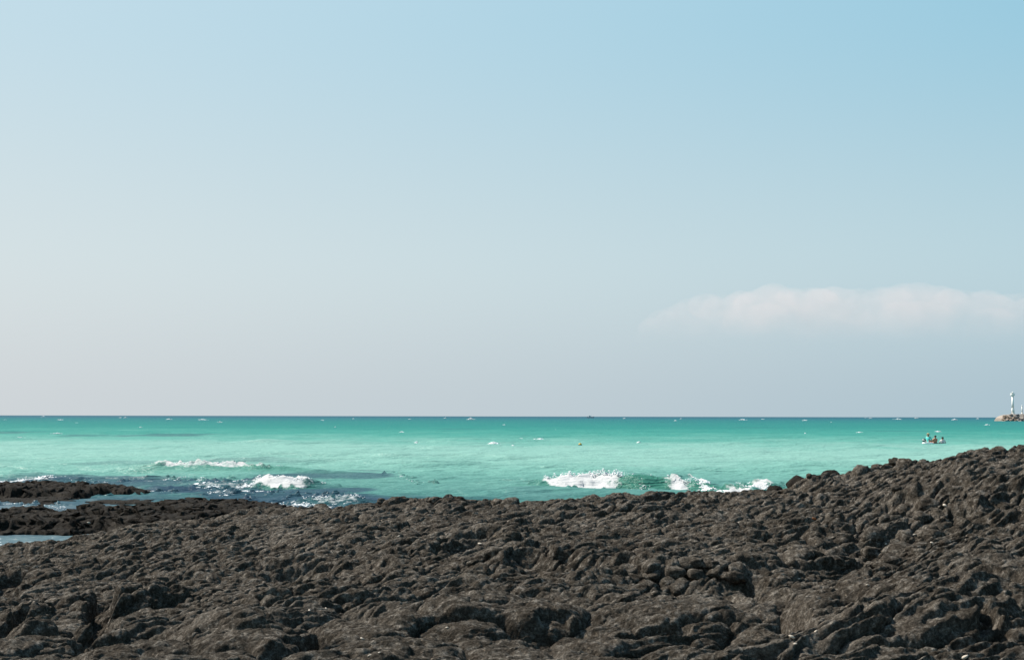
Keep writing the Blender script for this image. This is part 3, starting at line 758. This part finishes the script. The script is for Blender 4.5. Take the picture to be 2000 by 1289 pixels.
# ------------------------------------------------------------------ cloud bank
def build_cloud():
    Y0 = 21000.0
    rr = random.Random(3)
    top = [(1255, 632), (1290, 600), (1330, 584), (1375, 562), (1408, 572), (1450, 560), (1480, 562), (1512, 545), (1545, 560), (1620, 556), (1700, 560), (1775, 546), (1830, 556), (1900, 562), (2000, 570), (2200, 574), (2500, 585), (2700, 610)]
    bm = bmesh.new()
    px = 1262.0
    while px < 2690:
        ty = np.interp(px, *zip(*top)) + rr.uniform(0, 8)
        bottom = 690
        r_px = min(38, max(11, (bottom - ty) * rr.uniform(.20, .33)))
        for lev in range(3):
            cy = ty + r_px + lev * (bottom - ty - r_px) * 0.42
            c = at_dist(px + rr.uniform(-6, 6), cy, Y0 + rr.uniform(-900, 900)); rad = r_px * Y0 / 2778 * (1.0 + .25 * lev)
            bmesh.ops.create_icosphere(bm, subdivisions=2, radius=rad, matrix=Matrix.Translation(c) @ Matrix.Diagonal((1.25, 1.7, 1, 1)))
        px += r_px * rr.uniform(.55, .8)
    me = bpy.data.meshes.new("cloud"); bm.to_mesh(me); bm.free()
    o = bpy.data.objects.new("cloud_bank", me); link(o)
    md = o.modifiers.new("remesh", 'REMESH'); md.mode = 'VOXEL'; md.voxel_size = 55.0
    dg = bpy.context.evaluated_depsgraph_get()
    me2 = bpy.data.meshes.new_from_object(o.evaluated_get(dg)); o.modifiers.clear(); o.data = me2
    m = bpy.data.materials.new("cloud_vapour"); m.use_nodes = True; n, l = m.node_tree.nodes, m.node_tree.links
    n.clear(); out = n.new("ShaderNodeOutputMaterial"); pv = n.new("ShaderNodeVolumePrincipled")
    geo = n.new("ShaderNodeNewGeometry"); sep = n.new("ShaderNodeSeparateXYZ"); mr = n.new("ShaderNodeMapRange"); mr.interpolation_type = 'SMOOTHSTEP'
    l.new(geo.outputs["Position"], sep.inputs[0]); l.new(sep.outputs["Z"], mr.inputs["Value"])
    zb = at_dist(1500, 672, Y0).z; zt = at_dist(1500, 560, Y0).z
    mr.inputs["From Min"].default_value = zb; mr.inputs["From Max"].default_value = zt
    mr.inputs["To Min"].default_value = 0.0; mr.inputs["To Max"].default_value = 0.00085
    nz = n.new("ShaderNodeTexNoise"); nz.inputs["Scale"].default_value = 0.0016; nz.inputs["Detail"].default_value = 4
    l.new(geo.outputs["Position"], nz.inputs["Vector"])
    m2 = n.new("ShaderNodeMapRange"); m2.inputs["From Min"].default_value = 0.36; m2.inputs["From Max"].default_value = 0.62
    l.new(nz.outputs["Fac"], m2.inputs["Value"])
    mul = n.new("ShaderNodeMath"); mul.operation = 'MULTIPLY'
    l.new(mr.outputs[0], mul.inputs[0]); l.new(m2.outputs[0], mul.inputs[1])
    pv.inputs["Color"].default_value = (0.91, 0.785, 0.755, 1); pv.inputs["Anisotropy"].default_value = 0.1
    l.new(mul.outputs[0], pv.inputs["Density"]); l.new(pv.outputs[0], out.inputs["Volume"])
    me2.materials.append(m)
    tag(o, "pale pinkish bank of low cloud above the horizon", "cloud")
build_cloud()

# ------------------------------------------------------------------ black boulders at the water's edge
def boulder(px, py, Y, s, k, label):
    p = at_dist(px, py, Y); p.z = seat(p.x, p.y) + 0.75 * s[2]
    me = stone_mesh(40 + k); me.materials.append(M_WET)
    o = obj("boulder", me, None); o.location = p; o.scale = s; o.rotation_euler = (0, 0, k)
    tag(o, label, "boulder", "wet boulders at the water's edge")
boulder(1515, 957, 20.0, (.19, .16, .16), 1, "black boulder on the rock crest right beside the white foam")
boulder(1560, 951, 19.6, (.20, .18, .18), 2, "black boulder where the crest starts to climb, second from the foam")
boulder(1625, 940, 19.3, (.16, .15, .14), 3, "smallest black boulder, farther up the climbing crest")

# ------------------------------------------------------------------ pale shells and pebbles caught in the rock
M_SHELL = plain("shell", (0.52, 0.44, 0.35), 0.6, 0.4, 0.002, 60, 0.2)
SHELLS = [(1547, 1243, 0.018, 'shell', "pale shell scrap wedged in the dark crack"), (1553, 1257, 0.013, 'shell', "small cream pebble below the wedged shell scrap"), (1594, 1233, 0.013, 'pebble', "lone cream pebble in the hollow beside the dark crack"),
          (706, 1247, 0.013, 'pebble', "white pebble on the smooth mound near the bottom edge"), (722, 1280, 0.012, 'pebble', "white pebble at the very bottom of the picture"), (873, 1226, 0.011, 'pebble', "pinkish pebble on the bare rock slope"),
          (1845, 986, 0.024, 'pebble', "largest cream pebble under the shadowed ledge"), (1786, 1045, 0.018, 'pebble', "pale pebble between the tumbled stones"), (1820, 1060, 0.016, 'pebble', "white pebble at the foot of the tumbled stones"), (1731, 1062, 0.013, 'pebble', "tiny white pebble in the hollow"),
          (778, 1047, 0.016, 'pebble', "cream pebble beside the shadowed hollow"), (938, 1062, 0.021, 'shell', "pale rounded stone at the lip of the hollow"), (1695, 1143, 0.018, 'shell', "yellowish shell cluster on the ropy rock"), (1560, 1130, 0.011, 'pebble', "faint pale pebble on the crust below the tumbled stones"),
          (604, 1192, 0.010, 'pebble', "tiny white pebble on the broad mound"), (637, 1188, 0.010, 'pebble', "tiny white pebble right of its twin on the mound"), (1882, 1283, 0.021, 'pebble', "pinkish pebble in the bottom right of the picture"), (741, 1274, 0.008, 'pebble', "speck of white shell beside the bottom pebble"),
          (1590, 1013, 0.021, 'shell', "rusty orange scrap between two tumbled stones"), (173, 1021, 0.036, 'pebble', "bright white fleck on the wet reef")]  # last entry: unidentified white fleck on the reef, given a stone shape

dg = bpy.context.evaluated_depsgraph_get()
def hit(px, py):
    d = ray(px, py).normalized()
    ok, loc, nrm, _, o, _ = scene.ray_cast(dg, Vector((0, 0, CAM_Z)), d)
    return (loc, nrm) if ok else (None, None)
M_RUST = plain("rust", (0.34, 0.13, 0.05), 0.8, 0.3, 0.002, 60, 0.3)
for i, (px, py, s, nm, lab) in enumerate(SHELLS):
    loc, nrm = hit(px, py)
    if loc is None: continue
    me = stone_mesh(70 + i, ICO2); me.materials.append(M_RUST if 'rusty' in lab else M_SHELL)
    o = obj(nm, me, None); o.location = loc + nrm * s * .2; o.scale = (s * 1.3, s, s * .8); o.rotation_euler = (random.uniform(-.5, .5), random.uniform(-.5, .5), random.uniform(0, 6))
    tag(o, lab, nm, "pale scraps on the lava")

# ------------------------------------------------------------------ buoy
M_YEL = plain("yellow_plastic", (0.62, 0.40, 0.05), 0.5, 0.4)
M_BLK = plain("black_rubber", (0.02, 0.025, 0.02), 0.5, 0.4)
p = on_plane(1133, 869)
b = bpy.data.objects.new("mooring_buoy", None); link(b); b.location = (p.x, p.y, float(sea_height(np.array([p.x]), np.array([p.y]))[0]) - .02)
tag(b, "small yellow topped dark buoy floating alone on the light water", "buoy")
bm_obj("hull", ring_lathe([(.02, -.12), (.13, -.09), (.19, 0), (.19, .10), (.17, .14)], 16), M_BLK, b)
bm_obj("cap", ring_lathe([(.165, .14), (.15, .20), (.09, .25), (.02, .27)], 16), M_YEL, b)
bm_obj("ring", ring_lathe([(.012, .265), (.04, .29), (.012, .33)], 8), M_BLK, b)

# ------------------------------------------------------------------ lighthouse on its mole
M_WHITE = plain("white_paint", (0.84, 0.80, 0.75), 0.5, 0.4, var=0.04)
M_GLASS = plain("lantern_glass", (0.40, 0.50, 0.48), 0.25, 0.5)
M_CONC = plain("concrete", (0.30, 0.25, 0.21), 0.9, 0.2, 0.05, 0.6, 0.25)
M_ARM = [plain("armour_stone_%d" % k, c, 0.9, 0.2, 0.08, 0.9, 0.3) for k, c in enumerate([(0.07, 0.07, 0.07), (0.14, 0.13, 0.13), (0.25, 0.23, 0.21), (0.03, 0.03, 0.03), (0.20, 0.15, 0.11), (0.13, 0.10, 0.07)])]
LY = 1050.0; KM = LY / 2778
def mole():
    prof = [(1950, 816.5), (1955, 813.0), (1960, 811.2), (1967, 809.8), (1985, 808.8), (2010, 808.5), (2060, 808.5), (2150, 808.3), (2300, 808.0)]
    bm = bmesh.new(); rows = []
    for px, py in prof:
        t = at_dist(px, py, LY); z = max(t.z, .6)
        rows.append([bm.verts.new(v) for v in ((t.x, LY - 9 - z, -1.5), (t.x, LY - 6, z * .55), (t.x, LY - 3.5, z), (t.x, LY + 6, z), (t.x, LY + 12, -1.5))])
    for a, b in zip(rows, rows[1:]):
        for k in range(4): bm.faces.new((a[k], a[k + 1], b[k + 1], b[k]))
    bm.faces.new(rows[0]); bm.faces.new(rows[-1][::-1])
    o = bm_obj("breakwater", bm, M_CONC, smooth=False)
    tag(o, "concrete breakwater heaped with grey armour stones under the lighthouse", "breakwater")
    rr = random.Random(12); sm = [stone_mesh(100 + k, ICO2) for k in range(6)]
    for k, me in enumerate(sm): me.materials.append(M_ARM[k])
    for i in range(210):
        px = 1950 + 200 * rr.random() ** 1.25; t = rr.random()
        tan = px < 1974 and rr.random() < .85
        top = np.interp(px, *zip(*[(a, at_dist(a, b, LY).z) for a, b in prof]))
        q = bpy.data.objects.new("armour_stone", sm[rr.choice([4, 5]) if tan else rr.choice([0, 1, 2, 3, 0, 1])]); link(q, o)
        q.location = ((px - 1000) / 2778 * LY, LY - 12 + 8.5 * t, -.4 + max(.2, top) * t)
        s = rr.uniform(.7, 1.35); q.scale = (s * 1.4, s, s * .9); q.rotation_euler = (rr.uniform(-.8, .8), rr.uniform(-.8, .8), rr.uniform(0, 6))
    return o
mole()
def tower(px, base_py, top_py, r, name, label, big=True):
    b0 = at_dist(px, base_py, LY + 1.5); H = (base_py - top_py) * KM
    e = bpy.data.objects.new(name, None); link(e); e.location = b0; tag(e, label, "lighthouse" if big else "beacon")
    if big:
        bm_obj("plinth", ring_lathe([(r * 2.0, -.5), (r * 2.0, .7), (r * 1.8, .8)], 8), M_WHITE, e, False)
        bm_obj("base_drum", ring_lathe([(r * 1.4, .8), (r * 1.3, H * .24), (r * 1.1, H * .28), (r * 1.1, H * .29)], 20), M_WHITE, e)
        tw = bm_obj("tower", ring_lathe([(r * 1.10, H * .29), (r * 1.02, H * .5), (r * .95, H * .79)], 20), M_WHITE, e)
        bm_obj("gallery", ring_lathe([(r * .9, H * .79), (r * 1.25, H * .82), (r * 2.05, H * .86), (r * 2.15, H * .90), (r * 1.9, H * .905)], 20), M_WHITE, e)
        rl = bm_obj("railing", ring_lathe([(r * 2.05, H * .945), (r * 2.1, H * .95), (r * 2.05, H * .955)], 20), M_WHITE, e)
        for k in range(10):
            a = 2 * math.pi * k / 10; bm = bmesh.new()
            bmesh.ops.create_cube(bm, size=1, matrix=Matrix.Translation((r * 2.05 * math.cos(a), r * 2.05 * math.sin(a), H * .925)) @ Matrix.Diagonal((.07, .07, H * .05, 1)))
            bm_obj("railing_post", bm, M_WHITE, rl, False)
        la = bm_obj("lantern", ring_lathe([(r * .75, H * .905), (r * .75, H * .965)], 12), M_GLASS, e, False)
        bm_obj("lantern_roof", ring_lathe([(r * .9, H * .966), (r * .5, H * .99), (r * .1, H * 1.01)], 12), M_WHITE, la)
        bm = bmesh.new(); bmesh.ops.create_cube(bm, size=1, matrix=Matrix.Translation((r * .2, -r * 1.52, 1.9)) @ Matrix.Diagonal((1.0, .25, 2.2, 1)))
        bm_obj("door", bm, M_GLASS, e, False)
    else:
        bm_obj("pedestal", ring_lathe([(r * 1.7, -.3), (r * 1.7, .8), (r * 1.2, 1.0)], 12), M_WHITE, e)
        bm_obj("post", ring_lathe([(r, 1.0), (r * .9, H * .86)], 14), M_WHITE, e)
        bm_obj("lamp_housing", ring_lathe([(r * 1.15, H * .86), (r * 1.15, H * .95), (r * .4, H)], 14), M_WHITE, e)
tower(1978.5, 809.5, 765.5, 0.80, "lighthouse", "tall white lighthouse standing on the breakwater")
tower(1996.5, 808.5, 791.5, .42, "beacon_post", "short white beacon post beside the lighthouse at the frame's edge", False)

# ------------------------------------------------------------------ distant boat
M_HULL = plain("boat_hull", (0.42, 0.43, 0.46), 0.6, 0.3)  # hull grey lightened to paint in the haze of distance
M_CAB = plain("boat_cabin", (0.72, 0.70, 0.68), 0.6, 0.3)
def fishing_boat():
    Y = 2600.0; k = Y / 2778; p = at_dist(1153, 815.2, Y)
    e = bpy.data.objects.new("fishing_boat", None); link(e); e.location = (p.x, Y, 0.0); tag(e, "tiny grey fishing boat on the horizon near the middle", "boat")
    L = 15 * k
    bm = bmesh.new(); secs = [(-.50, .8, 2.4), (-.25, 1.5, 2.1), (.1, 1.6, 2.1), (.35, 1.2, 2.5), (.5, .1, 3.2)]; rows = []
    for t, w, z in secs:
        rows.append([bm.verts.new(q) for q in ((t * L, -w, z), (t * L * .92, -w * .6, -.4), (t * L * .92, w * .6, -.4), (t * L, w, z))])
    for a, b in zip(rows, rows[1:]):
        for i in range(4): bm.faces.new((a[i], a[(i + 1) % 4], b[(i + 1) % 4], b[i]))
    bm.faces.new(rows[0]); bm.faces.new(rows[-1])
    bm_obj("hull", bm, M_HULL, e, False)
    def bx(n, m, c, s, par):
        bm = bmesh.new(); bmesh.ops.create_cube(bm, size=1, matrix=Matrix.Translation(c) @ Matrix.Diagonal((*s, 1))); bmesh.ops.bevel(bm, geom=bm.edges[:], offset=.08, segments=1, affect='EDGES')
        return bm_obj(n, bm, m, par, False)
    cb = bx("cabin", M_CAB, (-1.2, 0, 3.3), (3.6, 2.2, 2.4), e); bx("window", M_GLASS, (-1.2, -1.1, 3.7), (2.8, .1, .7), cb)
    bx("mast", M_HULL, (2.2, 0, 4.3), (.25, .25, 4.6), e); bx("boom", M_HULL, (-4.0, 0, 3.2), (4.2, .25, .25), e)
fishing_boat()

# ------------------------------------------------------------------ bathers on their floats
M_SKIN = plain("skin", (0.46, 0.20, 0.12), 0.6, 0.3, var=.06)
M_AQUA = plain("aqua_fabric", (0.10, 0.48, 0.45), 0.8, 0.2)
M_PALE = plain("pale_fabric", (0.66, 0.62, 0.60), 0.8, 0.2)
M_HAIR = plain("black_hair", (0.012, 0.010, 0.010), 0.6, 0.3)
M_STRAW = plain("straw", (0.42, 0.33, 0.17), 0.9, 0.2)
M_DARKF = plain("dark_vinyl", (0.010, 0.030, 0.035), 0.4, 0.5)
M_BOARD = plain("white_foam_board", (0.78, 0.80, 0.80), 0.4, 0.5, var=.04)
def skin_person(joints, edges, loc, rotz, label, shirt=None, shirt_keys=(), hat=None, head=None, hair=True):
    """one continuous body grown on a joint skeleton; joints name -> ((x, y, z), radius)"""
    names = list(joints)
    me = bpy.data.meshes.new("person"); me.from_pydata([joints[k][0] for k in names], [(names.index(a), names.index(b)) for a, b in edges], [])
    o = bpy.data.objects.new("person", me); link(o)
    sk = o.modifiers.new("skin", 'SKIN'); sk.use_smooth_shade = True
    for i, k in enumerate(names):
        v = me.skin_vertices[0].data[i]; v.radius = (joints[k][1],) * 2; v.use_root = (k == 'pelvis')
    ss = o.modifiers.new("subsurf", 'SUBSURF'); ss.levels = 1; ss.render_levels = 1
    d2 = bpy.context.evaluated_depsgraph_get(); m2 = bpy.data.meshes.new_from_object(o.evaluated_get(d2)); o.modifiers.clear(); o.data = m2
    m2.materials.clear(); m2.materials.append(M_SKIN)
    if shirt is not None:
        m2.materials.append(shirt); idx = []
        J = np.array([joints[k][0] for k in names])
        for p in m2.polygons:
            c = np.array(p.center[:]); k = names[int(np.argmin(((J - c) ** 2).sum(1)))]
            p.material_index = 1 if k in shirt_keys else 0
    o.location = loc; o.rotation_euler = (0, 0, rotz); tag(o, label, "person", "bathers on floats off the rocks")
    hx, hy, hz = joints['head'][0]; r = joints['head'][1]
    if hair:
        v, f = ICO2; v = v * np.array([1.12, 1.18, 1.05]) * r
        v[:, 2] = np.where(v[:, 2] < -.3 * r, -.3 * r + (v[:, 2] + .3 * r) * .2, v[:, 2])
        hm = np_mesh("hair", v, f); h = obj("hair", hm, M_HAIR, o); h.location = (hx, hy + .03, hz + .035)
    if hat is not None:
        h = bm_obj("sun_hat", ring_lathe([(r * 2.1, r * .25), (r * 1.2, r * .5), (r * 1.1, r * 1.2), (r * .5, r * 1.5)], 16), hat, o); h.location = (hx, hy, hz)
    # small facial features
    for nm, dx, dz, s in (("nose", 0, -.1, .16), ("ear", .95, 0, .2), ("ear", -.95, 0, .2)):
        v, f = ICO1; q = obj(nm, np_mesh(nm, v * r * s, f), M_SKIN, o); q.location = (hx + dx * r, hy - (r * .98 if nm == "nose" else 0), hz + dz * r)
    return o
def seated(lean=0.0, arms=0.0, k=1.0):
    J = {'pelvis': ((0, 0, .12), .17 * k), 'belly': ((0, lean * .3, .30), .16 * k), 'chest': ((0, lean * .7, .48), .185 * k), 'neck': ((0, lean * .9, .63), .065), 'head': ((0, lean, .77), .115)}
    E = [('pelvis', 'belly'), ('belly', 'chest'), ('chest', 'neck'), ('neck', 'head')]
    for s, q in ((-1, 'l'), (1, 'r')):
        J['shoulder_' + q] = ((s * .21, lean * .75, .54), .08 * k); J['elbow_' + q] = ((s * .31, lean * .5 - .12 - arms, .34), .055 * k); J['wrist_' + q] = ((s * .27, lean * .3 - .32 - arms, .20), .036); J['hand_' + q] = ((s * .26, lean * .3 - .42 - arms, .18), .038)
        J['hip_' + q] = ((s * .11, -.06, .10), .105); J['knee_' + q] = ((s * .15, -.44, .24), .072); J['ankle_' + q] = ((s * .14, -.80, .08), .045); J['toe_' + q] = ((s * .15, -.96, .10), .038)
        E += [('chest', 'shoulder_' + q), ('shoulder_' + q, 'elbow_' + q), ('elbow_' + q, 'wrist_' + q), ('wrist_' + q, 'hand_' + q), ('pelvis', 'hip_' + q), ('hip_' + q, 'knee_' + q), ('knee_' + q, 'ankle_' + q), ('ankle_' + q, 'toe_' + q)]
    return J, E
def float_board(px, py, L, W, mat, rotz, label, name="float_board", T=.11):
    p = on_plane(px, py); bm = bmesh.new()
    n = 28; rows = []
    for z, k in ((-T * .4, .88), (0, 1), (T * .5, 1), (T * .75, .93)):
        rows.append([bm.verts.new((L / 2 * k * math.copysign(abs(math.cos(a)) ** .6, math.cos(a)), W / 2 * k * math.copysign(abs(math.sin(a)) ** .6, math.sin(a)), z)) for a in [2 * math.pi * i / n for i in range(n)]])
    for a, b in zip(rows, rows[1:]):
        for i in range(n): bm.faces.new((a[i], a[(i + 1) % n], b[(i + 1) % n], b[i]))
    bm.faces.new(rows[0][::-1]); bm.faces.new(rows[-1])
    o = bm_obj(name, bm, mat); z = float(sea_height(np.array([p.x]), np.array([p.y]), 0.7)[0]); o.location = (p.x, p.y, z + .10); o.rotation_euler = (0, 0, rotz)
    tag(o, label, "float"); return o
SH = ('belly', 'chest', 'shoulder_l', 'shoulder_r', 'elbow_l', 'elbow_r', 'pelvis')
f1 = float_board(1812, 868.0, 1.05, .7, M_BOARD, .1, "white float board under the bather in aqua", T=.16)
f2 = float_board(1834, 867.2, 1.45, .8, M_DARKF, 0, "dark inflatable mat carrying the bare and the pale bathers", "inflatable_mat", .20)
J, E = seated(-.06, k=1.12); skin_person(J, E, (f1.location.x + .06, f1.location.y + .1, f1.location.z + .09), R(125), "person in an aqua top and straw hat on a white board", M_AQUA, SH, M_STRAW)
J, E = seated(.02); skin_person(J, E, (f2.location.x - .34, f2.location.y + .15, f2.location.z - .02), R(200), "bare shouldered person with black hair low on the dark mat")
J, E = seated(.02); skin_person(J, E, (f2.location.x + .42, f2.location.y + .15, f2.location.z - .16), R(165), "person in a pale top sitting low at the mat's far end", M_PALE, SH)
# flippers-like swim fin pair trailing from the white board: a striped float
p = on_plane(1805, 866); e = bpy.data.objects.new("striped_float", None); link(e); e.location = (p.x, p.y, f1.location.z + .10); e.rotation_euler = (0, R(28), R(10))
tag(e, "small black and white striped float tilted behind the aqua bather", "float")
for i, (mt, y) in enumerate(((M_BLK, -.16), (M_BOARD, 0), (M_BLK, .16))):
    bm = bmesh.new(); bmesh.ops.create_cube(bm, size=1, matrix=Matrix.Translation((0, y * .3, .12 - abs(i - 1) * 0 + (1 - i) * .095)) @ Matrix.Diagonal((.42, .3, .09, 1)))
    bmesh.ops.bevel(bm, geom=bm.edges[:], offset=.03, segments=2, affect='EDGES'); bm_obj("stripe", bm, mt, e)
